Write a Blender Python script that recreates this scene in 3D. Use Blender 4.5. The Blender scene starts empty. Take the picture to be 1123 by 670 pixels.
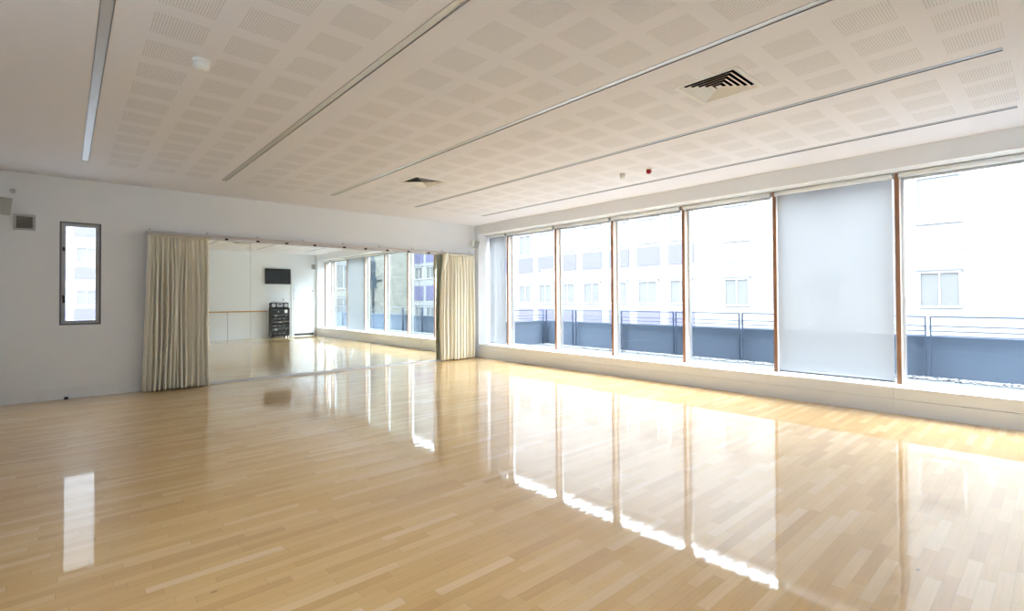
import bpy, bmesh, math, random
from mathutils import Matrix, Vector
random.seed(7)
sc = bpy.context.scene
COL = sc.collection

# ------------------------------------------------------------------ camera, world, sun, exposure
cam_d = bpy.data.cameras.new('camera'); cam = bpy.data.objects.new('camera', cam_d); COL.objects.link(cam)
cam_d.sensor_fit = 'HORIZONTAL'; cam_d.sensor_width = 36.0
cam_d.lens = 545.6318 * 36.0 / 1123.0
cam_d.shift_y = -14.18 / 1123.0
cam_d.clip_start = 0.05; cam_d.clip_end = 300
_r = Vector((0.74391421, -0.66825636, -0.00500837)); _u = Vector((-0.00479028, -0.01282659, 0.99990626)); _f = Vector((0.66825795, 0.74382049, 0.01274302))
mw = Matrix(((_r.x, _u.x, -_f.x, -7.92983), (_r.y, _u.y, -_f.y, -10.25914), (_r.z, _u.z, -_f.z, 1.5), (0, 0, 0, 1)))
cam.matrix_world = mw
sc.camera = cam

w = bpy.data.worlds.new('sky'); sc.world = w; w.use_nodes = True
# overcast sky: three times brighter overhead than at the horizon
_nt = w.node_tree; bg = _nt.nodes['Background']; bg.inputs[0].default_value = (0.83, 0.915, 1.0, 1)
_tc = _nt.nodes.new('ShaderNodeTexCoord'); _sp = _nt.nodes.new('ShaderNodeSeparateXYZ'); _mr = _nt.nodes.new('ShaderNodeMapRange')
SKY = 13.5
_mr.inputs[1].default_value = 0; _mr.inputs[2].default_value = 1; _mr.inputs[3].default_value = SKY / 3; _mr.inputs[4].default_value = SKY
_nt.links.new(_tc.outputs['Generated'], _sp.inputs[0]); _nt.links.new(_sp.outputs[2], _mr.inputs[0]); _nt.links.new(_mr.outputs[0], bg.inputs[1])
sc.view_settings.view_transform = 'Standard'; sc.view_settings.look = 'None'; sc.view_settings.gamma = 1
sc.view_settings.use_curve_mapping = False
sc.view_settings.exposure = 1.23

# ------------------------------------------------------------------ dimensions (metres)
H = 3.3975; L = 11.10; XL = -9.6; HEAD = 3.169; SILL = 0.342
LX = [-7.7367, -6.0648, -4.3296, -2.5932, -0.8591]      # ceiling light lines
LY0, LY1 = -9.96, -1.38
VENTS = [(-3.566, -8.200), (-3.635, -3.316)]; VS = 0.265

# ------------------------------------------------------------------ materials
def mat(name, col=(.8, .8, .8), rough=.5, metal=0., spec=.5, coat=0., noise=None):
    m = bpy.data.materials.new(name); m.use_nodes = True
    b = m.node_tree.nodes['Principled BSDF']
    b.inputs['Base Color'].default_value = (*col, 1); b.inputs['Roughness'].default_value = rough
    b.inputs['Metallic'].default_value = metal; b.inputs['Specular IOR Level'].default_value = spec
    b.inputs['Coat Weight'].default_value = coat
    if noise:
        sc_, amt = noise
        nt = m.node_tree; tc = nt.nodes.new('ShaderNodeTexCoord'); n = nt.nodes.new('ShaderNodeTexNoise')
        n.inputs['Scale'].default_value = sc_; n.inputs['Detail'].default_value = 5
        rp = nt.nodes.new('ShaderNodeMapRange'); rp.inputs[3].default_value = 1 - amt; rp.inputs[4].default_value = 1 + amt * .4
        mx = nt.nodes.new('ShaderNodeMix'); mx.data_type = 'RGBA'; mx.blend_type = 'MULTIPLY'; mx.inputs[0].default_value = 1
        mx.inputs[6].default_value = (*col, 1)
        nt.links.new(tc.outputs['Object'], n.inputs['Vector']); nt.links.new(n.outputs['Fac'], rp.inputs[0])
        nt.links.new(rp.outputs[0], mx.inputs[7]); nt.links.new(mx.outputs[2], b.inputs['Base Color'])
    return m
class NX:
    """tiny helper for node maths"""
    def __init__(s, nt): s.nt = nt
    def m(s, op, a, b=None, c=None):
        n = s.nt.nodes.new('ShaderNodeMath'); n.operation = op
        for i, v in enumerate((a, b, c)):
            if v is None: continue
            if isinstance(v, (int, float)): n.inputs[i].default_value = v
            else: s.nt.links.new(v, n.inputs[i])
        return n.outputs[0]
    def band(s, v, lo, hi): return s.m('MULTIPLY', s.m('GREATER_THAN', v, lo), s.m('LESS_THAN', v, hi))

M_wall = mat('white wall paint', (.87, .895, .92), .6, noise=(2.2, .02))
M_ceil_plain = mat('white joinery paint', (.84, .825, .80), .45, noise=(2, .02))
M_trim = mat('satin white gloss paint', (.85, .87, .90), .35)
M_soffit = mat('reveal white paint', (.88, .89, .90), .5)
M_alu = mat('brushed aluminium', (.62, .63, .64), .35, .9)
M_aludark = mat('grey window metal', (.30, .32, .36), .4, .4)
M_railm = mat('pale track metal', (.62, .58, .57), .4, .3)
M_sash = mat('grey window sash', (.40, .42, .45), .45, .3)
M_dkframe = mat('dark window frame', (.13, .14, .17), .4, .3)
M_dark = mat('black duct', (.012, .012, .014), .7)
M_black = mat('black plastic', (.018, .019, .022), .35)
M_screen = mat('television screen', (.008, .009, .011), .12)
M_silver = mat('silver electronics', (.45, .46, .48), .35, .5)
M_grey = mat('mid grey plastic', (.50, .51, .52), .5)
M_dkgrey = mat('speaker grille', (.40, .41, .38), .7, noise=(160, .3))
M_whitepl = mat('white plastic', (.85, .85, .83), .35)
M_red = mat('red plastic', (.42, .005, .02), .3)
M_yellow = mat('yellow sticker', (.6, .5, .02), .4)
M_blind = None
M_blindtube = mat('white blind tube', (.84, .86, .88), .3)
M_hem = mat('dark hem bar', (.20, .21, .23), .4)
M_blue = mat('blue grey parapet render', (.047, .067, .098), .8, noise=(1.1, .18))
M_steel = mat('galvanised railing', (.04, .055, .085), .45, .3)
M_pave = mat('pale terrace paving', (.038, .045, .056), .8, noise=(3, .2))
M_fac = mat('white facade panel', (.150, .150, .150), .6)
M_lav = mat('lavender spandrel panel', (.064, .061, .108), .6)
M_pane = mat('facade window glass', (.086, .086, .084), .6, noise=(.9, .35))
M_shut = mat('white window shutter', (.25, .25, .255), .5)
M_shutter = mat('closed pale shutter', (.108, .110, .112), .6)
M_sillg = mat('grey window sill', (.055, .06, .075), .5)
M_pipe = mat('blue black pipe', (.014, .022, .032), .5)
M_pebble = mat('mixed pebbles', (.5, .5, .5), .8, noise=(14, .9))
M_grd = mat('courtyard asphalt', (.25, .25, .26), .9, noise=(.6, .2))
M_barre = mat('varnished pine rail', (.62, .38, .15), .35, noise=(9, .25))

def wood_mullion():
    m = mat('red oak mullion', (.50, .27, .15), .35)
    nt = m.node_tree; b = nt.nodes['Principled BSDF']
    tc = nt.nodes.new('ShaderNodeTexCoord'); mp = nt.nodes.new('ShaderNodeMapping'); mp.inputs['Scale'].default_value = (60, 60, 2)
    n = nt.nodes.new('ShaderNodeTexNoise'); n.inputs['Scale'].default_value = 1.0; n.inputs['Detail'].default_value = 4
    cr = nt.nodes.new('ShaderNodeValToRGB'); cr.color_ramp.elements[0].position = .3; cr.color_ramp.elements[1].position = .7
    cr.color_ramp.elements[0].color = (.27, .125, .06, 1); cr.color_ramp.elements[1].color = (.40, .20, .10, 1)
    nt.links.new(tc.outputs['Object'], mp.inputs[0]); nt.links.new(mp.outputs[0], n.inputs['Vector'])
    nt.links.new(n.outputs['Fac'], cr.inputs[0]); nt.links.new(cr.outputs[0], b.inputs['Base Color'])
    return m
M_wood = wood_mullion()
M_mullion_body = mat('pale mullion body', (.80, .70, .61), .35, noise=(5, .1))

def glass():
    m = bpy.data.materials.new('clear window glass'); m.use_nodes = True; nt = m.node_tree; nt.nodes.clear()
    o = nt.nodes.new('ShaderNodeOutputMaterial'); t = nt.nodes.new('ShaderNodeBsdfTransparent'); t.inputs[0].default_value = (.97, .985, .99, 1)
    g = nt.nodes.new('ShaderNodeBsdfGlossy'); g.inputs['Roughness'].default_value = .01
    X = NX(nt); lw = nt.nodes.new('ShaderNodeLayerWeight'); lw.inputs[0].default_value = .5; mx = nt.nodes.new('ShaderNodeMixShader')
    f = X.m('ADD', .02, X.m('MULTIPLY', .9, X.m('POWER', lw.outputs['Facing'], 5.0)))
    nt.links.new(f, mx.inputs[0]); nt.links.new(t.outputs[0], mx.inputs[1]); nt.links.new(g.outputs[0], mx.inputs[2]); nt.links.new(mx.outputs[0], o.inputs[0])
    return m
M_glass = glass()
def blind_mat():
    m = bpy.data.materials.new('woven screen blind fabric'); m.use_nodes = True; nt = m.node_tree; nt.nodes.clear()
    o = nt.nodes.new('ShaderNodeOutputMaterial'); tr = nt.nodes.new('ShaderNodeBsdfTransparent'); tr.inputs[0].default_value = (1, 1, 1, 1)
    d = nt.nodes.new('ShaderNodeBsdfDiffuse'); d.inputs[0].default_value = (.55, .56, .57, 1)
    tl = nt.nodes.new('ShaderNodeBsdfTranslucent'); tl.inputs[0].default_value = (.42, .43, .44, 1)
    a = nt.nodes.new('ShaderNodeMixShader'); a.inputs[0].default_value = .5
    b = nt.nodes.new('ShaderNodeMixShader'); b.inputs[0].default_value = .30
    nt.links.new(d.outputs[0], a.inputs[1]); nt.links.new(tl.outputs[0], a.inputs[2]); nt.links.new(a.outputs[0], b.inputs[1]); nt.links.new(tr.outputs[0], b.inputs[2])
    nt.links.new(b.outputs[0], o.inputs[0]); return m
M_blind = blind_mat()
def curtain_mat():
    m = bpy.data.materials.new('cream curtain cloth'); m.use_nodes = True; nt = m.node_tree; b = nt.nodes['Principled BSDF']
    b.inputs['Base Color'].default_value = (.95, .90, .76, 1); b.inputs['Roughness'].default_value = .85; b.inputs['Specular IOR Level'].default_value = .15
    b.inputs['Sheen Weight'].default_value = .15
    tl = nt.nodes.new('ShaderNodeBsdfTranslucent'); tl.inputs[0].default_value = (.88, .84, .72, 1); mx = nt.nodes.new('ShaderNodeMixShader'); mx.inputs[0].default_value = .06
    o = nt.nodes['Material Output']; nt.links.new(b.outputs[0], mx.inputs[1]); nt.links.new(tl.outputs[0], mx.inputs[2]); nt.links.new(mx.outputs[0], o.inputs[0])
    tc = nt.nodes.new('ShaderNodeTexCoord'); n = nt.nodes.new('ShaderNodeTexNoise'); n.inputs['Scale'].default_value = 400
    bp = nt.nodes.new('ShaderNodeBump'); bp.inputs['Strength'].default_value = .1; bp.inputs['Distance'].default_value = .001
    nt.links.new(tc.outputs['Object'], n.inputs['Vector']); nt.links.new(n.outputs['Fac'], bp.inputs['Height']); nt.links.new(bp.outputs[0], b.inputs['Normal'])
    return m
M_curt = curtain_mat()
def mirror_mat():
    m = bpy.data.materials.new('silvered mirror'); m.use_nodes = True; nt = m.node_tree; nt.nodes.clear()
    o = nt.nodes.new('ShaderNodeOutputMaterial'); g = nt.nodes.new('ShaderNodeBsdfGlossy'); g.inputs[0].default_value = (.86, .93, .92, 1); g.inputs['Roughness'].default_value = .0
    nt.links.new(g.outputs[0], o.inputs[0]); return m
M_mirror = mirror_mat()

def ceiling_mat():
    m = bpy.data.materials.new('perforated plasterboard ceiling'); m.use_nodes = True; nt = m.node_tree; b = nt.nodes['Principled BSDF']
    b.inputs['Roughness'].default_value = .7; b.inputs['Specular IOR Level'].default_value = .2
    X = NX(nt); tc = nt.nodes.new('ShaderNodeTexCoord'); sp = nt.nodes.new('ShaderNodeSeparateXYZ'); nt.links.new(tc.outputs['Object'], sp.inputs[0])
    x, y, z = sp.outputs
    inx = X.band(x, LX[0], LX[4] + .02)
    u = X.m('SUBTRACT', X.m('FLOORED_MODULO', X.m('SUBTRACT', x, LX[0]), 1.7344), .235)
    iu = X.band(u, 0, 1.3)
    cu = X.m('FLOORED_MODULO', u, .455)
    pu = X.m('LESS_THAN', cu, .325)
    t = X.m('SUBTRACT', y, -9.99); it = X.band(t, 0, 8.64); ct = X.m('FLOORED_MODULO', t, .4617); pt = X.m('LESS_THAN', ct, .325)
    patch = X.m('MULTIPLY', X.m('MULTIPLY', X.m('MULTIPLY', inx, iu), X.m('MULTIPLY', pu, it)), pt)
    P = .325 / 19
    hx = X.m('SUBTRACT', X.m('FLOORED_MODULO', cu, P), P / 2); hy = X.m('SUBTRACT', X.m('FLOORED_MODULO', ct, P), P / 2)
    r2 = X.m('ADD', X.m('MULTIPLY', hx, hx), X.m('MULTIPLY', hy, hy))
    hole = X.m('MULTIPLY', X.m('LESS_THAN', r2, .0040 ** 2), patch)
    mx = nt.nodes.new('ShaderNodeMix'); mx.data_type = 'RGBA'; mx.inputs[6].default_value = (.86, .858, .905, 1); mx.inputs[7].default_value = (.50, .50, .50, 1)
    nt.links.new(hole, mx.inputs[0]); nt.links.new(mx.outputs[2], b.inputs['Base Color'])
    return m
M_ceil = ceiling_mat()

def floor_mat():
    m = bpy.data.materials.new('lacquered beech strip floor'); m.use_nodes = True; nt = m.node_tree; b = nt.nodes['Principled BSDF']
    X = NX(nt); tc = nt.nodes.new('ShaderNodeTexCoord'); sp = nt.nodes.new('ShaderNodeSeparateXYZ'); nt.links.new(tc.outputs['Object'], sp.inputs[0])
    x, y, z = sp.outputs
    W = .0645
    row = X.m('FLOOR', X.m('DIVIDE', y, W)); fy = X.m('SUBTRACT', X.m('DIVIDE', y, W), row)
    wv = X.m('ADD', X.m('MULTIPLY', x, 1.75), X.m('MULTIPLY', row, 37.37))
    vo = nt.nodes.new('ShaderNodeTexVoronoi'); vo.voronoi_dimensions = '1D'; vo.inputs['Scale'].default_value = 1; vo.inputs['Randomness'].default_value = .8
    nt.links.new(wv, vo.inputs['W'])
    ve = nt.nodes.new('ShaderNodeTexVoronoi'); ve.voronoi_dimensions = '1D'; ve.feature = 'DISTANCE_TO_EDGE'; ve.inputs['Scale'].default_value = 1; ve.inputs['Randomness'].default_value = .8
    nt.links.new(wv, ve.inputs['W'])
    sc_ = nt.nodes.new('ShaderNodeSeparateColor'); nt.links.new(vo.outputs['Color'], sc_.inputs[0])
    cr = nt.nodes.new('ShaderNodeValToRGB'); e = cr.color_ramp.elements
    e[0].position = 0; e[0].color = (.62, .38, .155, 1); e[1].position = 1; e[1].color = (.77, .555, .30, 1)
    q = e.new(.22); q.color = (.67, .42, .17, 1); q = e.new(.6); q.color = (.70, .455, .195, 1); q = e.new(.85); q.color = (.74, .50, .235, 1)
    nt.links.new(sc_.outputs[0], cr.inputs[0])
    # grain
    cb = nt.nodes.new('ShaderNodeCombineXYZ')
    nt.links.new(X.m('ADD', X.m('MULTIPLY', x, 3.0), X.m('MULTIPLY', sc_.outputs[1], 50)), cb.inputs[0]); nt.links.new(X.m('MULTIPLY', y, 70), cb.inputs[1]); nt.links.new(row, cb.inputs[2])
    n = nt.nodes.new('ShaderNodeTexNoise'); n.inputs['Scale'].default_value = 1; n.inputs['Detail'].default_value = 5; nt.links.new(cb.outputs[0], n.inputs['Vector'])
    g = nt.nodes.new('ShaderNodeMapRange'); g.inputs[3].default_value = .88; g.inputs[4].default_value = 1.10; nt.links.new(n.outputs['Fac'], g.inputs[0])
    # knots
    kn = nt.nodes.new('ShaderNodeTexVoronoi'); kn.inputs['Scale'].default_value = 1.9; mp = nt.nodes.new('ShaderNodeMapping'); mp.inputs['Scale'].default_value = (.6, 1.4, 1)
    nt.links.new(tc.outputs['Object'], mp.inputs[0]); nt.links.new(mp.outputs[0], kn.inputs['Vector'])
    kf = nt.nodes.new('ShaderNodeMapRange'); kf.inputs[1].default_value = .012; kf.inputs[2].default_value = .028; kf.inputs[3].default_value = .35; kf.inputs[4].default_value = 1
    nt.links.new(kn.outputs['Distance'], kf.inputs[0])
    edge = X.m('MAXIMUM', X.m('LESS_THAN', X.m('MINIMUM', fy, X.m('SUBTRACT', 1, fy)), .012), X.m('LESS_THAN', ve.outputs[0], .0022))
    ef = X.m('SUBTRACT', 1, X.m('MULTIPLY', edge, .28))
    f = X.m('MULTIPLY', X.m('MULTIPLY', g.outputs[0], kf.outputs[0]), ef)
    mx = nt.nodes.new('ShaderNodeMix'); mx.data_type = 'RGBA'; mx.blend_type = 'MULTIPLY'; mx.inputs[0].default_value = 1
    nt.links.new(cr.outputs[0], mx.inputs[6]); nt.links.new(f, mx.inputs[7]); nt.links.new(mx.outputs[2], b.inputs['Base Color'])
    b.inputs['Roughness'].default_value = .30; b.inputs['Coat Weight'].default_value = 1; b.inputs['Coat IOR'].default_value = 1.42; b.inputs['Specular IOR Level'].default_value = .15
    # lacquer waviness and board to board tilt
    cb2 = nt.nodes.new('ShaderNodeCombineXYZ'); nt.links.new(X.m('MULTIPLY', x, 1.2), cb2.inputs[0]); nt.links.new(X.m('MULTIPLY', y, 9), cb2.inputs[1])
    n2 = nt.nodes.new('ShaderNodeTexNoise'); n2.inputs['Scale'].default_value = 1.3; n2.inputs['Detail'].default_value = 2; nt.links.new(cb2.outputs[0], n2.inputs['Vector'])
    bp = nt.nodes.new('ShaderNodeBump'); bp.inputs['Strength'].default_value = .17; bp.inputs['Distance'].default_value = .0035
    nt.links.new(n2.outputs['Fac'], bp.inputs['Height'])
    nt.links.new(bp.outputs[0], b.inputs['Coat Normal']); nt.links.new(bp.outputs[0], b.inputs['Normal'])
    b.inputs['Coat Roughness'].default_value = .04
    return m
M_floor = floor_mat()

def brick_mat():
    m = bpy.data.materials.new('cream brick'); m.use_nodes = True; nt = m.node_tree; b = nt.nodes['Principled BSDF']; b.inputs['Roughness'].default_value = .8
    tc = nt.nodes.new('ShaderNodeTexCoord'); sp = nt.nodes.new('ShaderNodeSeparateXYZ'); cb = nt.nodes.new('ShaderNodeCombineXYZ')
    nt.links.new(tc.outputs['Object'], sp.inputs[0]); nt.links.new(sp.outputs[0], cb.inputs[0]); nt.links.new(sp.outputs[2], cb.inputs[1])
    br = nt.nodes.new('ShaderNodeTexBrick'); br.inputs['Scale'].default_value = 1; br.inputs['Brick Width'].default_value = .44; br.inputs['Row Height'].default_value = .15
    br.inputs['Mortar Size'].default_value = .012; br.inputs['Color1'].default_value = (.15, .145, .12, 1); br.inputs['Color2'].default_value = (.10, .096, .08, 1); br.inputs['Mortar'].default_value = (.14, .14, .13, 1)
    nt.links.new(cb.outputs[0], br.inputs['Vector']); nt.links.new(br.outputs['Color'], b.inputs['Base Color']); return m
M_brick = brick_mat()

# ------------------------------------------------------------------ mesh helpers
class MB:
    def __init__(s): s.bm = bmesh.new()
    def box(s, x0, x1, y0, y1, z0, z1):
        v = [s.bm.verts.new(p) for p in ((x0, y0, z0), (x1, y0, z0), (x1, y1, z0), (x0, y1, z0), (x0, y0, z1), (x1, y0, z1), (x1, y1, z1), (x0, y1, z1))]
        for f in ((3, 2, 1, 0), (4, 5, 6, 7), (0, 1, 5, 4), (1, 2, 6, 5), (2, 3, 7, 6), (3, 0, 4, 7)): s.bm.faces.new([v[i] for i in f])
        return s
    def obox(s, c, ax, hs):
        """oriented box: centre, three axis vectors, half sizes"""
        c = Vector(c); a = [Vector(v).normalized() * h for v, h in zip(ax, hs)]
        v = [s.bm.verts.new(c + a[0] * i + a[1] * j + a[2] * k) for k in (-1, 1) for (i, j) in ((-1, -1), (1, -1), (1, 1), (-1, 1))]
        for f in ((3, 2, 1, 0), (4, 5, 6, 7), (0, 1, 5, 4), (1, 2, 6, 5), (2, 3, 7, 6), (3, 0, 4, 7)): s.bm.faces.new([v[i] for i in f])
        bmesh.ops.recalc_face_normals(s.bm, faces=s.bm.faces[:]); return s
    def tube(s, a, b, r, n=16, r2=None):
        a, b = Vector(a), Vector(b); r2 = r if r2 is None else r2
        d = (b - a).normalized(); t = Vector((0, 0, 1)) if abs(d.z) < .9 else Vector((1, 0, 0)); e1 = d.cross(t).normalized(); e2 = d.cross(e1)
        A = [s.bm.verts.new(a + (e1 * math.cos(k * math.tau / n) + e2 * math.sin(k * math.tau / n)) * r) for k in range(n)]
        B = [s.bm.verts.new(b + (e1 * math.cos(k * math.tau / n) + e2 * math.sin(k * math.tau / n)) * r2) for k in range(n)]
        for k in range(n):
            f = s.bm.faces.new((A[k], A[(k + 1) % n], B[(k + 1) % n], B[k])); f.smooth = True
        s.bm.faces.new(A[::-1]); s.bm.faces.new(B); return s
    def lathe(s, c, prof, n=28):
        """prof: (radius, z offset) from top to bottom, around the vertical"""
        c = Vector(c); rings = []
        for r, z in prof:
            rings.append([s.bm.verts.new(c + Vector((r * math.cos(k * math.tau / n), r * math.sin(k * math.tau / n), z))) for k in range(n)])
        for i in range(len(rings) - 1):
            for k in range(n):
                f = s.bm.faces.new((rings[i][k], rings[i + 1][k], rings[i + 1][(k + 1) % n], rings[i][(k + 1) % n])); f.smooth = True
        s.bm.faces.new(rings[0][::-1]); s.bm.faces.new(rings[-1]); return s
    def frame(s, x0, x1, y0, y1, z0, z1, t, axis):
        """rectangular ring of thickness t lying in the plane normal to axis"""
        if axis == 'x':
            s.box(x0, x1, y0, y1, z1 - t, z1); s.box(x0, x1, y0, y1, z0, z0 + t); s.box(x0, x1, y0, y0 + t, z0 + t, z1 - t); s.box(x0, x1, y1 - t, y1, z0 + t, z1 - t)
        elif axis == 'y':
            s.box(x0, x1, y0, y1, z1 - t, z1); s.box(x0, x1, y0, y1, z0, z0 + t); s.box(x0, x0 + t, y0, y1, z0 + t, z1 - t); s.box(x1 - t, x1, y0, y1, z0 + t, z1 - t)
        else:
            s.box(x0, x1, y0, y0 + t, z0, z1); s.box(x0, x1, y1 - t, y1, z0, z1); s.box(x0, x0 + t, y0 + t, y1 - t, z0, z1); s.box(x1 - t, x1, y0 + t, y1 - t, z0, z1)
        return s
    def build(s, name, m, parent=None, bevel=0, loc=None):
        me = bpy.data.meshes.new(name); bmesh.ops.recalc_face_normals(s.bm, faces=s.bm.faces[:])
        s.bm.to_mesh(me); s.bm.free(); me.materials.append(m)
        o = bpy.data.objects.new(name, me); COL.objects.link(o)
        if parent is not None:
            o.parent = parent
            if loc is None:
                pl = parent; off = Vector((0, 0, 0))
                while pl is not None: off += pl.location; pl = pl.parent
                me.transform(Matrix.Translation(-off))
        if bevel:
            b = o.modifiers.new('bevel', 'BEVEL'); b.width = bevel; b.segments = 2; b.limit_method = 'ANGLE'
        return o
def empty(name, loc):
    o = bpy.data.objects.new(name, None); COL.objects.link(o); o.location = loc; return o
def tag(o, label, cat, group=None, kind=None):
    o['label'] = label; o['category'] = cat
    if group: o['group'] = group
    if kind: o['kind'] = kind
    return o
def struct(o): o['kind'] = 'structure'; return o
def dup(o, loc, label=None):
    r = o.copy(); COL.objects.link(r); r.location = loc
    if label: r['label'] = label
    for ch in list(o.children):
        c = ch.copy(); COL.objects.link(c); c.parent = r
        for g in list(ch.children):
            d = g.copy(); COL.objects.link(d); d.parent = c
    return r

# ================================================================== STRUCTURE
struct(MB().box(XL, 0.0, -L, 0.0, -.12, 0).build('floor', M_floor))

# ceiling with slots for lights and vents
holes = [(x - .037, x + .037, LY0, LY1) for x in LX] + [(x - VS, x + VS, y - VS, y + VS) for x, y in VENTS]
xs = sorted({XL - .25, .62} | {h[i] for h in holes for i in (0, 1)}); ys = sorted({-L - .25, .25} | {h[i] for h in holes for i in (2, 3)})
mb = MB()
for i in range(len(xs) - 1):
    for j in range(len(ys) - 1):
        cx, cy = (xs[i] + xs[i + 1]) / 2, (ys[j] + ys[j + 1]) / 2
        if any(h[0] < cx < h[1] and h[2] < cy < h[3] for h in holes): continue
        v = [mb.bm.verts.new(p) for p in ((xs[i], ys[j], H), (xs[i], ys[j + 1], H), (xs[i + 1], ys[j + 1], H), (xs[i + 1], ys[j], H))]
        mb.bm.faces.new(v)
bmesh.ops.remove_doubles(mb.bm, verts=mb.bm.verts[:], dist=1e-5)
r_ = bmesh.ops.extrude_face_region(mb.bm, geom=mb.bm.faces[:])
bmesh.ops.translate(mb.bm, vec=(0, 0, .03), verts=[g for g in r_['geom'] if isinstance(g, bmesh.types.BMVert)])
struct(mb.build('ceiling', M_ceil))
struct(MB().box(XL - .3, .85, -L - .3, .3, 3.80, 4.0).build('trim_5', M_ceil_plain))

# small-window wall (behind the mirrors)
def wall_rects(mb, x0, x1, y0, y1, z0, z1, hole):
    hx0, hx1, hz0, hz1 = hole
    mb.box(x0, hx0, y0, y1, z0, z1); mb.box(hx1, x1, y0, y1, z0, z1)
    mb.box(hx0, hx1, y0, y1, z0, hz0); mb.box(hx0, hx1, y0, y1, hz1, z1)
WX0, WX1, WZ0, WZ1 = -7.995, -7.505, 1.131, 2.723
mb = MB(); wall_rects(mb, XL - .25, .62, .008, .25, -.12, 3.80, (WX0, WX1, WZ0, WZ1)); wall_rects(mb, XL, 0, 0, .008, .184, 3.80, (WX0, WX1, WZ0, WZ1))
struct(mb.build('wall_front', M_wall))
struct(MB().box(XL - .25, .62, -L - .25, -L, -.12, 3.80).build('wall_back', M_wall))
LW = (-10.2, -6.6, 2.35, 3.10)      # added window in the left wall, out of view, to brighten the left side
mb = MB(); mb.box(XL - .25, XL, -L, LW[0], -.12, 3.80); mb.box(XL - .25, XL, LW[1], .008, -.12, 3.80); mb.box(XL - .25, XL, LW[0], LW[1], -.12, LW[2]); mb.box(XL - .25, XL, LW[0], LW[1], LW[3], 3.80)
struct(mb.build('wall_left', M_wall))
# window wall: plinth core, frieze, end blocks
RY0, RY1 = -.138, -L + .11
mb = MB(); mb.box(.014, .62, -L, .008, -.12, .318); mb.box(.014, .62, -L, .008, HEAD + .004, 3.80)
mb.box(0, .014, -L, .008, HEAD, 3.80)
mb.box(.0, .62, RY0, .008, .318, HEAD + .004); mb.box(.0, .62, -L, RY1, .318, HEAD + .004)
struct(mb.build('wall_right', M_trim))
struct(MB().box(.001, .5, RY1, RY0, HEAD - .012, HEAD + .002).build('trim_1', M_soffit))
jn = [-L, -10.28, -8.762, -7.235, -5.70, -4.17, -2.63, -.0]
mb = MB()
for a, b in zip(jn, jn[1:]): mb.box(-.0, .013, a + .0015, b - .0015, .196, .316)
struct(mb.build('trim_2', M_trim))
mb = MB()
for a, b in zip(jn, jn[1:]): mb.box(-.0, .013, a + .001, b - .001, 0, .189)
struct(mb.build('baseboard_right', M_trim))
struct(MB().box(-.012, .56, RY1, RY0, .319, SILL).build('trim_3', M_soffit, bevel=.003))
struct(MB().box(XL, 0, .0, .007, 0, .172).build('baseboard_front', M_wall))
struct(MB().box(XL, -1.0, -L, -L + .012, 0, .175).build('baseboard_back', M_wall))
struct(MB().box(XL, XL + .012, -L, 0, 0, .175).build('baseboard_left', M_wall))

# small window
wn = empty('window_1', (-7.75, 0, WZ0)); struct(wn)
MB().frame(WX0 - .03, WX1 + .03, -.006, .0, WZ0 - .033, WZ1 + .03, .030, 'y').build('casing', M_wall, wn)
MB().frame(WX0, WX1, .004, .08, WZ0, WZ1, .022, 'y').build('window_frame', M_dkframe, wn)
sash = MB().frame(WX0 + .0225, WX1 - .0225, .012, .06, WZ0 + .0225, WZ1 - .0225, .046, 'y').build('sash', M_sash, wn)
MB().box(WX0 + .07, WX1 - .07, .034, .040, WZ0 + .07, WZ1 - .07).build('pane', M_glass, sash)
for z in (2.30, 1.56):
    k = MB(); k.box(WX0 + .03, WX0 + .064, .004, .0115, z - .03, z + .03); k.tube((WX0 + .05, .010, z), (WX0 + .05, -.012, z), .012)
    k.box(WX0 + .035, WX0 + .065, -.016, -.004, z - .09 if z < 2 else z - .03, z + .02); k.build('catch', M_black, wn, .003)

wn = empty('window_10', (XL - .1, -8.4, LW[2])); struct(wn)  # added unseen window, lets extra daylight in from the left
MB().frame(XL - .15, XL - .08, LW[0], LW[1], LW[2], LW[3], .05, 'x').box(XL - .14, XL - .09, -8.425, -8.375, LW[2] + .05, LW[3] - .05).build('window_frame', M_sash, wn)
MB().box(XL - .118, XL - .112, LW[0] + .05, -8.425, LW[2] + .05, LW[3] - .05).build('pane', M_glass, wn)
MB().box(XL - .118, XL - .112, -8.375, LW[1] - .05, LW[2] + .05, LW[3] - .05).build('pane', M_glass, wn)
# big windows: fins at MY, eight bays
MY = [-.889, -2.535, -4.105, -5.671, -7.218, -8.765, -10.31]
bays = list(zip([RY0] + MY, MY + [RY1]))
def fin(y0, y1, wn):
    m_ = MB().box(.352, .50, y0, y1, SILL, HEAD - .012).build('mullion', M_mullion_body, wn)  # body coloured paler than the brown strip on its front
    MB().box(.335, .3515, y0, y1, SILL, HEAD - .012).build('front_edge', M_wood, m_, .002)
for i, (a, b) in enumerate(bays):
    ya = b + (.025 if b != RY1 else 0); yb = a - (.025 if a != RY0 else 0)
    wn = empty('window_%d' % (i + 2), (.45, (ya + yb) / 2, SILL)); struct(wn)
    fr = MB(); fr.frame(.46, .53, ya, yb, SILL, HEAD - .012, .028, 'x'); fr.build('window_frame', M_alu, wn)
    MB().box(.492, .498, ya + .028, yb - .028, SILL + .028, HEAD - .04).build('pane', M_glass, wn)
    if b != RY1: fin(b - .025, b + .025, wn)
    if b == RY1: fin(b, b + .04, wn)

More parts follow.
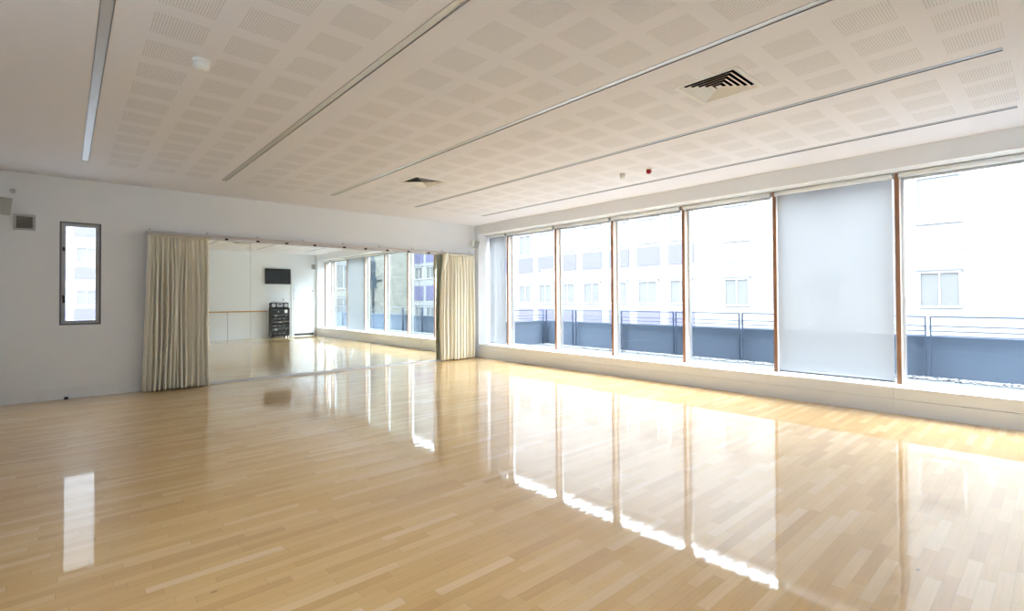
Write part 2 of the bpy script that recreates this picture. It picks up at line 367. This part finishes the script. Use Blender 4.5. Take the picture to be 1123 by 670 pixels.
# door in the far wall seen in the mirror
dr = empty('door_1', (-.51, -L, 0)); struct(dr)
MB().frame(-.94, -.08, -L, -L + .03, -.0, 2.165, .035, 'y').build('door_frame', M_wall, dr)
lf = MB().box(-.903, -.117, -L + .001, -L + .022, .012, 2.128).build('door_leaf', mat('cool white door paint', (.84, .88, .93), .35), dr)
MB().box(-.898, -.122, -L + .022, -L + .026, .014, .115).build('kick_plate', M_sillg, lf)
k = MB(); k.tube((-.255, -L + .022, .90), (-.255, -L + .07, .90), .010); k.tube((-.255, -L + .07, .90), (-.36, -L + .07, .90), .009); k.box(-.275, -.235, -L + .022, -L + .027, .80, .96); k.build('door_handle', M_alu, lf)
k = MB(); k.tube((-.161, -L + .022, 1.88), (-.161, -L + .045, 1.88), .022); k.build('door_stop_magnet', M_black, lf)
for z in (.35, 1.9, 1.55): MB().tube((-.905, -L + .032, z - .05), (-.905, -L + .032, z + .05), .008).build('hinge', M_alu, dr)
struct(MB().box(-1.02, -.965, -L, -L + .035, 0, 2.40).build('trim_4', M_wall))

# ================================================================== MIRROR WALL
MT = 2.578
names = ['leftmost wall mirror panel, half hidden behind the left cream curtain', 'wall mirror panel showing the reflected television and hi-fi rack', 'wall mirror panel showing the reflected far corner and first tall windows',
         'wall mirror panel showing the reflected cream brick building', 'rightmost wall mirror panel, beside and behind the right curtain']
edges = [-6.56, -5.341, -4.151, -2.93, -1.693, -.47]
for i, (a, b) in enumerate(zip(edges, edges[1:])):
    t = empty('wall_mirror', ((a + b) / 2, -.03, .045)); tag(t, names[i], 'mirror', 'floor-to-head mirror panels')
    MB().box(a + .002, b - .002, -.045, -.040, .045, MT).build('mirror_glass', M_mirror, t)
    MB().box(a + .003, b - .003, -.040, -.001, .047, MT - .002).build('backing_board', M_grey, t)
tag(MB().box(-6.6, -.43, -.058, -.0005, 0.0, .042).build('mirror_base_strip', M_trim, bevel=.002), 'long white timber strip on the floor under the mirrors', 'strip')
# curtain track
RZ0, RZ1 = 2.615, 2.662
tk = empty('curtain_track', (-3.5, -.08, RZ0)); tag(tk, 'long pale metal curtain track running above the mirrors', 'curtain track')
MB().box(-6.93, -.14, -.125, -.08, RZ0, RZ1).build('rail', M_railm, tk, .004)
MB().box(-6.6, -.43, -.060, -.0005, MT + .004, RZ0 + .02).build('head_strip', M_trim, tk)
for x in (-5.756, -5.232, -4.712, -4.17, -3.55, -3.073, -2.551, -2.017, -1.475):
    MB().box(x - .022, x + .022, -.13, -.075, RZ0 - .026, RZ0 + .004).build('glider_clip', M_dark, tk, .003)
for i in range(9):
    x = -6.88 + i * .835
    k = MB(); k.box(x - .018, x + .018, -.11, -.0005, RZ1, RZ1 + .006); k.box(x - .018, x + .018, -.006, -.0005, RZ1, RZ1 + .05); k.build('wall_bracket', M_alu, tk)

def curtain(x0, x1, xb0, xb1, folds, seed, label, ymid=-.185):
    rnd = random.Random(seed); N = folds * 16; zt = RZ0 - .012; zb = .018; rows = 44
    ph = [0]
    for k in range(folds): ph.append(ph[-1] + rnd.uniform(.6, 1.45))
    tot = ph[-1]; amp = [rnd.uniform(.65, 1.15) for _ in range(folds + 1)]; lean = [rnd.uniform(-.035, .035) for _ in range(folds + 1)]
    t = empty('curtain', ((x0 + x1) / 2, ymid, zb)); tag(t, label, 'curtain', 'cream stage curtains')
    mb = MB(); grid = []
    for r in range(rows + 1):
        q = r / rows; z = zt + (zb - zt) * q; row = []
        for i in range(N + 1):
            s = i / 16; k = min(int(s), folds - 1); fr = s - k
            u = (ph[k] + (ph[k + 1] - ph[k]) * fr) / tot
            xt = x0 + (x1 - x0) * u; xb = xb0 + (xb1 - xb0) * u
            ql = q ** 1.2
            x = xt + (xb - xt) * ql
            am = amp[k] * (1 - fr) + amp[k + 1] * fr; ln = lean[k] * (1 - fr) + lean[k + 1] * fr
            A = (.018 + .056 * min(1, q * 4)) * am
            w_ = (x1 - x0) / folds
            a = s * math.tau
            y = ymid + A * (math.cos(a) * .85 + .22 * math.cos(2 * a + k)) + .010 * math.sin(3 * q + k * 1.7)
            x += -.30 * w_ * math.sin(2 * a) * min(1, q * 4 + .15) + ln * math.sin(q * 2.6) + .006 * math.sin(7 * q + k)
            y = min(y, -.128)if q < .02 else min(y, -.075)
            row.append(mb.bm.verts.new((x, y, z)))
        grid.append(row)
    for r in range(rows):
        for i in range(N):
            f = mb.bm.faces.new((grid[r][i], grid[r][i + 1], grid[r + 1][i + 1], grid[r + 1][i])); f.smooth = True
    o = mb.build('curtain_cloth', M_curt, t)
    sd = o.modifiers.new('solid', 'SOLIDIFY'); sd.thickness = .004
    # gathered heading tape
    hb = MB(); gr = []
    for z in (zt + .004, zt - .055):
        rr = []
        for i in range(folds * 12 + 1):
            u = i / (folds * 12); rr.append(hb.bm.verts.new((x0 + (x1 - x0) * u, ymid - .048 + .012 * math.sin(i * 1.9) + .006 * math.sin(i * .7), z)))
        gr.append(rr)
    for i in range(len(gr[0]) - 1):
        f = hb.bm.faces.new((gr[0][i], gr[0][i + 1], gr[1][i + 1], gr[1][i])); f.smooth = True
    h = hb.build('heading_tape', M_curt, t); sd = h.modifiers.new('solid', 'SOLIDIFY'); sd.thickness = .004
    return t
c1 = curtain(-6.93, -6.05, -7.00, -6.02, 14, 3, 'left cream floor-length curtain gathered beside the small window')
c2 = curtain(-1.12, -.17, -1.14, -.17, 10, 11, 'right cream floor-length curtain gathered in the corner by the tall windows')
# turned-over leading edge of the right curtain
mb = MB(); rows = 14; g = []
for r in range(rows + 1):
    q = r / rows; z = 2.59 - q * .62; wd = .17 * math.sin(math.pi * min(1, q * .9 + .25)) * (1 - q * .55); rr = []
    for i in range(6):
        u = i / 5; rr.append(mb.bm.verts.new((-1.13 - .05 * math.sin(q * 3) + wd * u, -.245 - .03 * math.sin(u * 3.1), z + .05 * u * (1 - q))))
    g.append(rr)
for r in range(rows):
    for i in range(5):
        f = mb.bm.faces.new((g[r][i], g[r][i + 1], g[r + 1][i + 1], g[r + 1][i])); f.smooth = True
o = mb.build('folded_edge', M_curt, c2); sd = o.modifiers.new('solid', 'SOLIDIFY'); sd.thickness = .004

# ================================================================== BLINDS
blabels = ['lowered roller blind in the narrow window bay nearest the corner', 'rolled-up blind over the second window from the corner', 'rolled-up blind over the third window from the corner',
           'rolled-up blind over the fourth window from the corner', 'rolled-up blind over the window just left of the lowered wide blind', 'wide roller blind lowered fully over the second window from the right edge',
           'rolled-up blind over the rightmost window in view', 'rolled-up blind over the last window, seen only in the mirror']
for i, (a, b) in enumerate(bays):
    ya, yb = b + .036, a - .036
    t = empty('roller_blind', (.36, (ya + yb) / 2, HEAD - .06)); tag(t, blabels[i], 'blind', 'roller blinds in the window wall')
    MB().tube((.30, ya, HEAD - .052), (.30, yb, HEAD - .052), .038, 24).build('roller_tube', M_blindtube, t)
    down = i in (0, 5)
    zb = SILL + .012 if down else HEAD - .118
    cl = MB(); cl.box(.3365, .3380, ya + .012, yb - .012, zb + .01, HEAD - .055); cl.build('blind_cloth', M_blind, t)
    MB().box(.330, .344, ya + .012, yb - .012, zb, zb + .022).build('hem_bar', M_hem if down else M_grey, t, .002)
    for yy in (ya - .009, yb + .001):
        k = MB(); k.box(.268, .333, yy, yy + .008, HEAD - .095, HEAD - .013); k.build('end_bracket', M_alu, t)
    MB().tube((.262, ya + .01 - .02, HEAD - .05), (.262, ya + .004, HEAD - .05), .004).build('chain_pin', M_dark, t)

# ================================================================== CEILING FITTINGS
llab = ['leftmost linear ceiling light, wide grey strip near the left wall', 'second linear ceiling light from the left, running towards the left curtain', 'middle linear ceiling light, its far end above the mirrors',
        'fourth linear ceiling light, bright strip between the square vents and the windows', 'linear ceiling light closest to the windows']
proto = None
for i, x in enumerate(LX):
    if proto is None:
        t = empty('ceiling_light', (x, (LY0 + LY1) / 2, H)); tag(t, llab[0], 'ceiling light', 'recessed linear ceiling lights')
        k = MB(); k.box(x - .036, x - .033, LY0 + .001, LY1 - .001, H - .003, H + .06); k.box(x + .033, x + .036, LY0 + .001, LY1 - .001, H - .003, H + .06)
        k.box(x - .033, x + .033, LY0 + .001, LY0 + .004, H - .003, H + .06); k.box(x - .033, x + .033, LY1 - .004, LY1 - .001, H - .003, H + .06); k.box(x - .033, x + .033, LY0 + .004, LY1 - .004, H + .057, H + .06)
        k.build('housing', M_aludark, t)
        ym = -5.646
        for a, b in ((LY0 + .006, ym - .002), (ym + .002, LY1 - .006)):
            MB().box(x - .031, x + .031, a, b, H + .004, H + .010).build('louvre', mat('light louvre', (.60, .62, .65), .42, .7), t)
        proto = t
    else: dup(proto, (x, (LY0 + LY1) / 2, H), llab[i])

def vent(cx, cy, label):
    t = empty('ceiling_vent', (cx, cy, H)); tag(t, label, 'air vent', 'square ceiling diffusers')
    a = VS - .003
    k = MB(); k.frame(cx - a - .022, cx + a + .022, cy - a - .022, cy + a + .022, H - .006, H - .0005, .030, 'z'); k.frame(cx - a, cx + a, cy - a, cy + a, H - .0005, H + .03, .006, 'z'); k.build('frame', M_whitepl, t)
    k = MB(); k.frame(cx - a, cx + a, cy - a, cy + a, H + .031, H + .22, .004, 'z'); k.box(cx - a, cx + a, cy - a, cy + a, H + .22, H + .224); k.build('duct', M_dark, t)
    for j in range(5):
        ro = .252 - j * .044; ri = ro - .027; zo, zi = H - .003, H + .011
        k = MB(); th = .0015
        vs = []
        for rr, zz in ((ro, zo), (ri, zi), (ri - th, zi - .001), (ro - th, zo - .001)):
            vs.append([k.bm.verts.new((cx + sx * rr, cy + sy * rr, zz)) for sx, sy in ((-1, -1), (1, -1), (1, 1), (-1, 1))])
        for m_ in range(4):
            for n_ in range(4): k.bm.faces.new((vs[m_][n_], vs[m_][(n_ + 1) % 4], vs[(m_ + 1) % 4][(n_ + 1) % 4], vs[(m_ + 1) % 4][n_]))
        k.build('blade_ring', M_whitepl, t)
    MB().box(cx - .022, cx + .022, cy - .022, cy + .022, H - .002, H + .004).build('centre_plate', M_whitepl, t)
vent(*VENTS[0], 'large square ceiling air vent nearest the camera, upper right'); vent(*VENTS[1], 'smaller looking far square ceiling air vent above the mirrors')

def detector(x, y, label, cap, cat, s=1.0, dots=False):
    t = empty('smoke_detector' if cat != 'alarm' else 'fire_alarm', (x, y, H)); tag(t, label, cat)
    MB().lathe((x, y, H), [(.054 * s, -.0005), (.056 * s, -.010), (.052 * s, -.022), (.030 * s, -.023)]).build('base', M_whitepl, t)
    bd = MB().lathe((x, y, H), [(.042 * s, -.0225), (.047 * s, -.034), (.048 * s, -.050), (.042 * s, -.068), (.028 * s, -.080), (.012 * s, -.083)]).build('cap', cap, t)
    if dots:
        for k in range(10):
            a = k * math.tau / 10
            MB().box(x + .044 * math.cos(a) - .005, x + .044 * math.cos(a) + .005, y + .044 * math.sin(a) - .005, y + .044 * math.sin(a) + .005, H - .066, H - .052).build('sensor_slot', M_dark, bd)
        MB().tube((x + .01, y - .054, H - .008), (x + .01, y - .058, H - .008), .007, 12).build('sticker', M_yellow, t)
detector(-7.137, -5.721, 'white dome smoke detector with yellow dot between two left ceiling lights', M_whitepl, 'smoke detector', 1.15, True)
detector(-1.626, -5.77, 'small plain white detector on the ceiling left of the red one', M_whitepl, 'smoke detector', .8)
detector(-1.598, -6.213, 'small ceiling fire alarm with dark red cap', M_red, 'alarm', .8)

# ================================================================== WALL FITTINGS
t = empty('wall_vent', (-8.38, -.001, 2.665)); tag(t, 'small square grey vent high on the wall left of the small window', 'air vent')
MB().frame(-8.5, -8.26, -.03, -.001, 2.549, 2.781, .032, 'y').build('frame', M_grey, t, .006)
MB().box(-8.47, -8.29, -.012, -.001, 2.579, 2.751).build('backing', M_dark, t)
for i in range(9): MB().obox((-8.38, -.018, 2.594 + i * .0177), ((1, 0, 0), (0, 1, .8), (0, -.8, 1)), (.088, .008, .0015)).build('slat', M_dkgrey, t)
tag(MB().lathe((0, 0, 0), [(.036, 0), (.036, .006), (.028, .014), (.006, .015)]).build('wall_sensor', M_grey), 'small round grey disc high on the wall above the corner loudspeaker', 'sensor')
o = bpy.data.objects['wall_sensor']; o.rotation_euler = (math.pi / 2, 0, 0); o.location = (-8.505, -.0005, 3.112)

def speaker(c, face, label, w_=.19, h_=.25, d_=.18, arm=None):
    """c centre, face horizontal direction the grille looks, tilted down"""
    c = Vector(c); f = Vector((face[0], face[1], -.28)).normalized(); s_ = f.cross(Vector((0, 0, 1))).normalized(); u = s_.cross(f).normalized()
    t = empty('wall_speaker', c); tag(t, label, 'loudspeaker', 'small wall loudspeakers')
    mb = MB()   # tapered cabinet
    v = []
    for k, (ww, hh) in ((-1, (w_ * .36, h_ * .42)), (1, (w_ * .5, h_ * .5))):
        v.append([mb.bm.verts.new(c + f * (k * d_ / 2) + s_ * (i * ww) + u * (j * hh)) for i, j in ((-1, -1), (1, -1), (1, 1), (-1, 1))])
    mb.bm.faces.new(v[0][::-1]); mb.bm.faces.new(v[1])
    for k in range(4): mb.bm.faces.new((v[0][k], v[0][(k + 1) % 4], v[1][(k + 1) % 4], v[1][k]))
    mb.build('cabinet', M_whitepl, t, .008)
    MB().obox(c + f * (d_ / 2 + .004), (s_, u, f), (w_ * .46, h_ * .46, .005)).build('grille', M_dkgrey, t, .003)
    k = MB(); a = Vector(arm); k.tube(c - f * (d_ / 2), a, .012); k.build('bracket', M_whitepl, t)
    n = Vector(arm) - c
    return t
speaker((-8.62, -.19, 2.87), (.35, -.9), 'pale loudspeaker on the wall at the left edge of the picture', .2, .27, .17, (-8.66, -.001, 2.93))
speaker((-.165, -.20, 2.905), (.08, -1), 'small pale loudspeaker in the corner above the right curtain', .17, .21, .14, (-.14, -.001, 2.98))
speaker((-.17, -L + .19, 2.90), (-.5, 1), 'small pale loudspeaker in the far corner, seen only in the mirror', .17, .21, .15, (-.16, -L + .001, 2.96))
t = empty('door_stop', (-7.909, -.03, 0)); tag(t, 'tiny black rubber stop on the floor against the baseboard below the small window', 'door stop')
MB().lathe((-7.909, -.035, 0), [(.018, .038), (.024, .034), (.026, .004), (.022, .0)]).build('rubber_body', M_black, t)
MB().lathe((-7.909, -.035, .0385), [(.009, .004), (.010, 0)]).build('screw_cap', M_alu, t)
tag(MB().box(-.105, -.055, -.024, -.0005, 2.47, 2.56).build('pull_cord_holder', M_trim, bevel=.004), 'small cream box on the wall right of the right curtain top', 'wall box')
tag(MB().box(-1.355, -1.30, -L + .0005, -L + .014, 1.47, 1.56).build('wall_switch', M_grey, bevel=.003), 'small pale switch above the hi-fi rack, seen in the mirror', 'switch')

# television (far wall, seen in the mirror)
t = empty('television', (-1.56, -L, 2.45)); tag(t, 'black flat television on the far wall, seen in the mirror', 'television')
MB().box(-2.045, -1.07, -L + .075, -L + .115, 2.14, 2.76).build('casing', M_black, t, .006)
MB().box(-2.018, -1.097, -L + .115, -L + .117, 2.175, 2.735).build('screen', M_screen, t)
MB().box(-1.585, -1.535, -L + .115, -L + .1165, 2.150, 2.160).build('badge', M_silver, t)
k = MB(); k.box(-1.72, -1.40, -L + .0005, -L + .02, 2.30, 2.60); k.box(-1.66, -1.46, -L + .02, -L + .075, 2.36, 2.54); k.build('wall_mount', M_black, t)

# equipment rack
RX0, RX1, RYF = -1.90, -1.24, -L + .50
t = empty('equipment_rack', (-1.57, -L + .28, 0)); tag(t, 'tall black hi-fi rack on castors beside the far door, seen in the mirror', 'equipment rack')
k = MB(); k.box(RX0, RX0 + .02, -L + .06, RYF, .08, 1.19); k.box(RX1 - .02, RX1, -L + .06, RYF, .08, 1.19); k.box(RX0 + .02, RX1 - .02, -L + .06, RYF, .08, .10); k.box(RX0 + .02, RX1 - .02, -L + .06, RYF, 1.17, 1.19)
k.box(RX0 + .02, RX1 - .02, -L + .06, -L + .075, .10, 1.17); k.build('cabinet', M_black, t)
for sx in (RX0 + .06, RX1 - .06):
    for sy in (-L + .11, RYF - .06):
        w_ = MB(); w_.tube((sx - .014, sy, .034), (sx + .014, sy, .034), .034); w_.box(sx - .02, sx + .02, sy - .02, sy + .02, .06, .08); w_.build('castor', M_black, t)
units = [(.115, .255, 0), (.275, .40, 1), (.425, .53, 0), (.58, .67, 2), (.71, .81, 0), (.84, .93, 1), (.96, 1.14, 3)]
for z0, z1, kd in units:
    un = MB().box(RX0 + .024, RX1 - .024, RYF - .34, RYF - .012, z0, z1).build('unit', M_black, t, .003)
    yf = RYF - .012
    MB().box(RX0 + .03, RX1 - .03, yf, yf + .001, z1 - .014, z1 - .010).build('trim_line', M_silver, un)
    if kd == 0:
        for q in range(3): MB().tube((RX0 + .12 + q * .17, yf, (z0 + z1) / 2), (RX0 + .12 + q * .17, yf + .012, (z0 + z1) / 2), .016).build('knob', M_silver if q == 1 else M_grey, un)
    if kd == 1:
        MB().box(RX0 + .10, RX0 + .20, yf, yf + .002, z0 + .03, z1 - .03).build('display', M_grey, un)
        MB().tube((RX1 - .12, yf, (z0 + z1) / 2), (RX1 - .12, yf + .012, (z0 + z1) / 2), .02).build('knob', M_silver, un)
    if kd == 2: MB().box(RX0 + .26, RX0 + .36, yf, yf + .002, z0 + .03, z0 + .05).build('display', M_whitepl, un)
    if kd == 3:
        MB().box(RX1 - .19, RX1 - .075, yf, yf + .003, z0 + .02, z1 - .03).build('display', M_whitepl, un)
        MB().tube((RX0 + .24, yf, z0 + .08), (RX0 + .24, yf + .012, z0 + .08), .03).build('knob', M_silver, un)
t = empty('stereo_player', (-1.6, -L + .3, 1.19)); tag(t, 'silver and black portable stereo on top of the hi-fi rack, seen in the mirror', 'stereo')
MB().box(-1.93, -1.26, -L + .20, -L + .46, 1.191, 1.40).build('casing', M_black, t, .02)
for sx in (-1.83, -1.36): MB().tube((sx, -L + .46, 1.29), (sx, -L + .475, 1.29), .075, 24).build('speaker_cone', M_silver, t)
MB().box(-1.70, -1.49, -L + .46, -L + .472, 1.23, 1.37).build('control_panel', M_silver, t, .004)
MB().box(-1.655, -1.535, -L + .472, -L + .474, 1.30, 1.35).build('display', M_black, t)
k = MB(); k.tube((-1.87, -L + .33, 1.40), (-1.87, -L + .33, 1.43), .010); k.tube((-1.32, -L + .33, 1.40), (-1.32, -L + .33, 1.43), .010); k.tube((-1.88, -L + .33, 1.43), (-1.31, -L + .33, 1.43), .011); k.build('carry_handle', M_grey, t)
# power cable curling down beside the rack
k = MB(); pts = [Vector((RX1 + .03, -L + .05, .6)), Vector((RX1 + .05, -L + .09, .35)), Vector((RX1 + .10, -L + .10, .12)), Vector((RX1 + .09, -L + .22, .009)), Vector((RX1 + .12, -L + .34, .009))]
for a, b in zip(pts, pts[1:]): k.tube(a, b, .008, 8)
tag(k.build('power_cable', M_black), 'black cable hanging down the side of the hi-fi rack, seen in the mirror', 'cable')

# ballet barre
t = empty('ballet_barre', (-5.7, -L + .2, 0)); tag(t, 'long varnished wooden ballet barre on grey posts, seen in the mirror', 'ballet barre')
MB().tube((XL + .15, -L + .20, 1.065), (-1.98, -L + .20, 1.065), .024, 20).build('handrail', M_barre, t)
for x in (-9.2, -7.75, -6.3, -4.82, -3.373, -2.013):
    k = MB(); k.tube((x, -L + .20, .008), (x, -L + .20, 1.043), .013, 12); k.tube((x, -L + .20, 1.0), (x, -L + .002, 1.0), .009, 10); k.lathe((x, -L + .20, 0), [(.02, .012), (.042, .008), (.042, .0005)]); k.build('post', M_alu, t)

# ================================================================== OUTSIDE
TZ = .05
struct(MB().box(.62, 3.9, -27, 1.3, -.3, TZ).build('terrace_floor', M_pave))
o = MB().box(3.76, 3.96, -27, 1.10, TZ, .785).build('terrace_parapet', M_blue); struct(o)
o = MB().box(.62, 3.76, 1.10, 1.30, TZ, .785).build('terrace_end_wall', M_blue); struct(o)
# pebbles against the parapet
mb = MB(); rnd = random.Random(5)
for i in range(2600):
    y = -11.5 + 12.4 * rnd.random(); x = 3.20 + .35 * rnd.random() ** .7; s = rnd.uniform(.012, .032); c = Vector((x, y, TZ + s * .5))
    ico = bmesh.ops.create_icosphere(mb.bm, subdivisions=1, radius=s, matrix=Matrix.Translation(c) @ Matrix.Rotation(rnd.random() * 6, 4, 'Z') @ Matrix.Diagonal((1.2, .9, .65, 1)))
M_peb2 = mat('white pebbles', (.12, .12, .12), .8)
M_pebd = mat('dark pebbles', (.008, .008, .01), .7)
o = mb.build('pebble_strip', M_peb2); tag(o, 'strip of white and dark pebbles at the foot of the blue parapet', 'pebbles', kind='stuff')
o.data.materials.append(M_pebd)
for f in o.data.polygons:
    if (f.index // 20) % 7 in (0,): f.material_index = 1
# railing sections along the parapet
def railing_section(length, axis='y'):
    pass
PY = [-.228 - 1.672 * k for k in range(16)]
def make_rail(loc, rot, length, label):
    t = empty('railing_section', loc); t.rotation_euler = (0, 0, rot); tag(t, label, 'railing', 'terrace railing sections')
    def P(mb, name): return mb.build(name, M_steel, t, loc=True)
    for yy in (-.036, -length + .036):
        k = MB(); k.box(-.025, .025, yy - .008, yy + .008, .002, 1.095); k.box(-.04, .04, yy - .03, yy + .03, .0, .008); k.box(-.03, .03, yy - .012, yy + .012, .86, .94); P(k, 'post')
    P(MB().box(-.022, .022, -length + .036, -.036, 1.080, 1.102), 'top_rail')
    for z in (.925, .835, .755): P(MB().box(-.008, .008, -length + .044, -.044, z - .008, z + .008), 'cross_bar')
    return t
rl = make_rail((3.66, PY[0], TZ), 0, 1.672, 'steel railing section on the terrace seen through the third window, between first posts')
order = ['second', 'third', 'fourth', 'fifth', 'sixth', 'seventh', 'eighth', 'ninth', 'tenth', 'eleventh', 'twelfth', 'thirteenth', 'fourteenth', 'fifteenth']
rl['label'] = 'steel terrace railing section, first along the long parapet from its far corner'
for k in range(1, 15): dup(rl, (3.66, PY[k], TZ), 'steel terrace railing section, %s along the long parapet from its far corner' % order[k - 1])
make_rail((3.66, 1.02, TZ), 0, 1.19, 'short steel railing section at the far corner of the terrace')
make_rail((3.60, 1.03, TZ), -math.pi / 2, 1.40, 'steel railing section in front of the terrace end wall, right half')
make_rail((2.15, 1.03, TZ), -math.pi / 2, 1.40, 'steel railing section in front of the terrace end wall, left half by our building')

# opposite office building
def fac_window(parent, ax, u0, u1, z0, z1, plane, shutter=False, sgn=-1):
    """window on a facade; ax 'x' facade plane x=plane facing -x, ax 'y' facade plane y=plane facing sgn*y"""
    d = -1 if ax == 'x' else sgn
    def bx(mb, a, b, c, d2, near, far):
        p, q = sorted((plane + d * near, plane + d * far))
        return mb.box(p, q, a, b, c, d2) if ax == 'x' else mb.box(a, b, p, q, c, d2)
    k = MB(); t = .07
    bx(k, u0 - t, u1 + t, z1, z1 + t, .001, .07); bx(k, u0 - t, u1 + t, z0 - t, z0, .001, .07); bx(k, u0 - t, u0, z0, z1, .001, .07); bx(k, u1, u1 + t, z0, z1, .001, .07)
    fr = k.build('window', M_shut, parent)
    k = MB(); bx(k, u0, u1, z0, z1, .001, .02); k.build('shutter' if shutter else 'pane', M_shutter if shutter else M_pane, fr)
    k = MB(); bx(k, u0 - t - .03, u1 + t + .03, z1 + t + .001, z1 + t + .045, .001, .10); k.build('hood', M_sillg, fr)
    if not shutter:
        k = MB(); um = (u0 + u1) / 2; bx(k, um - .02, um + .02, z0, z1, .0205, .045); k.build('glazing_bar', M_shut, fr)
def fac_panel(parent, ax, u0, u1, z0, z1, plane, sgn=-1):
    d = -1 if ax == 'x' else sgn; p, q = sorted((plane + d * .001, plane + d * .03)); k = MB()
    k.box(p, q, u0, u1, z0, z1) if ax == 'x' else k.box(u0, u1, p, q, z0, z1); k.build('spandrel_panel', M_lav, parent)
FX = 14.0
fb = empty('office_building', (FX, 0, -9)); tag(fb, 'overexposed white office building with lavender panels, facing the terrace', 'building')
k = MB(); k.box(FX, FX + 8, -35, 38.6, -9, 9.8); k.build('wall', M_fac, fb)
for z in (3.09, -.0, 6.15): MB().box(FX - .012, FX - .0005, -18.8, 1.25, z - .012, z + .012).build('joint_line', M_sillg, fb)
MB().box(FX - .12, FX + .1, -27.1, 38.5, 9.8, 10.05).build('coping', M_shut, fb)
for i in range(6):      # plain right part: windows every 3.4 m
    yc = -.62 - 3.40 * i
    if yc < -18: break
    fac_window(fb, 'x', yc - .5, yc + .5, 1.20, 2.30, FX); fac_window(fb, 'x', yc - .55, yc + .55, 4.05, 5.55, FX, shutter=True)
for i in range(13):     # left part with lavender spandrels, every 1.8 m
    yc = 2.04 + 1.80 * i + (.0 if i else .0)
    fac_window(fb, 'x', yc - .53, yc + .53, 1.29, 2.33, FX); fac_panel(fb, 'x', yc - .66, yc + .66, 3.15, 4.09, FX)
    if i < 7: fac_panel(fb, 'x', yc - .66, yc + .66, .05, .88, FX)
    fac_window(fb, 'x', yc - .53, yc + .53, 4.35, 5.50, FX, shutter=(i != 6))
for i in range(4):      # part seen only in the mirror
    yc = -25.83 + 1.8 * i
    fac_window(fb, 'x', yc - .60, yc + .60, 3.22, 4.1, FX); fac_panel(fb, 'x', yc - .70, yc + .70, 4.5, 5.35, FX); fac_panel(fb, 'x', yc - .70, yc + .70, 1.42, 2.6, FX); fac_window(fb, 'x', yc - .6, yc + .6, .04, .86, FX)
wb = empty('office_wing', (0, 38.6, -9)); tag(wb, 'white office wing with lavender panels seen through the small window', 'building')
MB().box(-22, FX-.01, 38.6, 46, -9, 19).build('wall', M_fac, wb)
for i in range(-3, 5):
    xc = -6.72 + 1.85 * i
    for z0 in (-1.85, 1.22, 4.42): fac_window(wb, 'y', xc - .56, xc + .56, z0, z0 + 1.03, 38.6)
    for z0 in (.05, 3.13, 6.3): fac_panel(wb, 'y', xc - .72, xc + .72, z0, z0 + .9, 38.6)
bb = empty('brick_building', (9, -27.6, -9)); tag(bb, 'cream brick building beyond the terrace, seen only in the mirror', 'building')
MB().box(2.0, 13.98, -35, -27.2, -9, 11).build('wall', M_brick, bb)
k = MB(); k.tube((10.5, -27.08, -1), (10.5, -27.08, 7.5), .09, 12); k.box(10.3, 10.72, -27.199, -26.9, 2.4, 3.3); k.box(10.38, 10.64, -27.199, -26.95, 3.3, 4.6)
for a, b in ((9.6, 3.6), (9.7, 4.6), (11.3, 3.1)): k.tube((a, -27.1, b), (10.5, -27.1, b - .1), .04, 10)
k.build('rainwater_pipe', M_pipe, bb)
for xc in (6.2, 8.1): fac_window(bb, 'y', xc - .6, xc + .6, 2.4, 4.2, -27.2, sgn=1); fac_window(bb, 'y', xc - .6, xc + .6, .3, 1.6, -27.2, sgn=1)
struct(MB().box(-60, 60, -60, 70, -9.3, -9.01).build('courtyard_ground', M_grd))
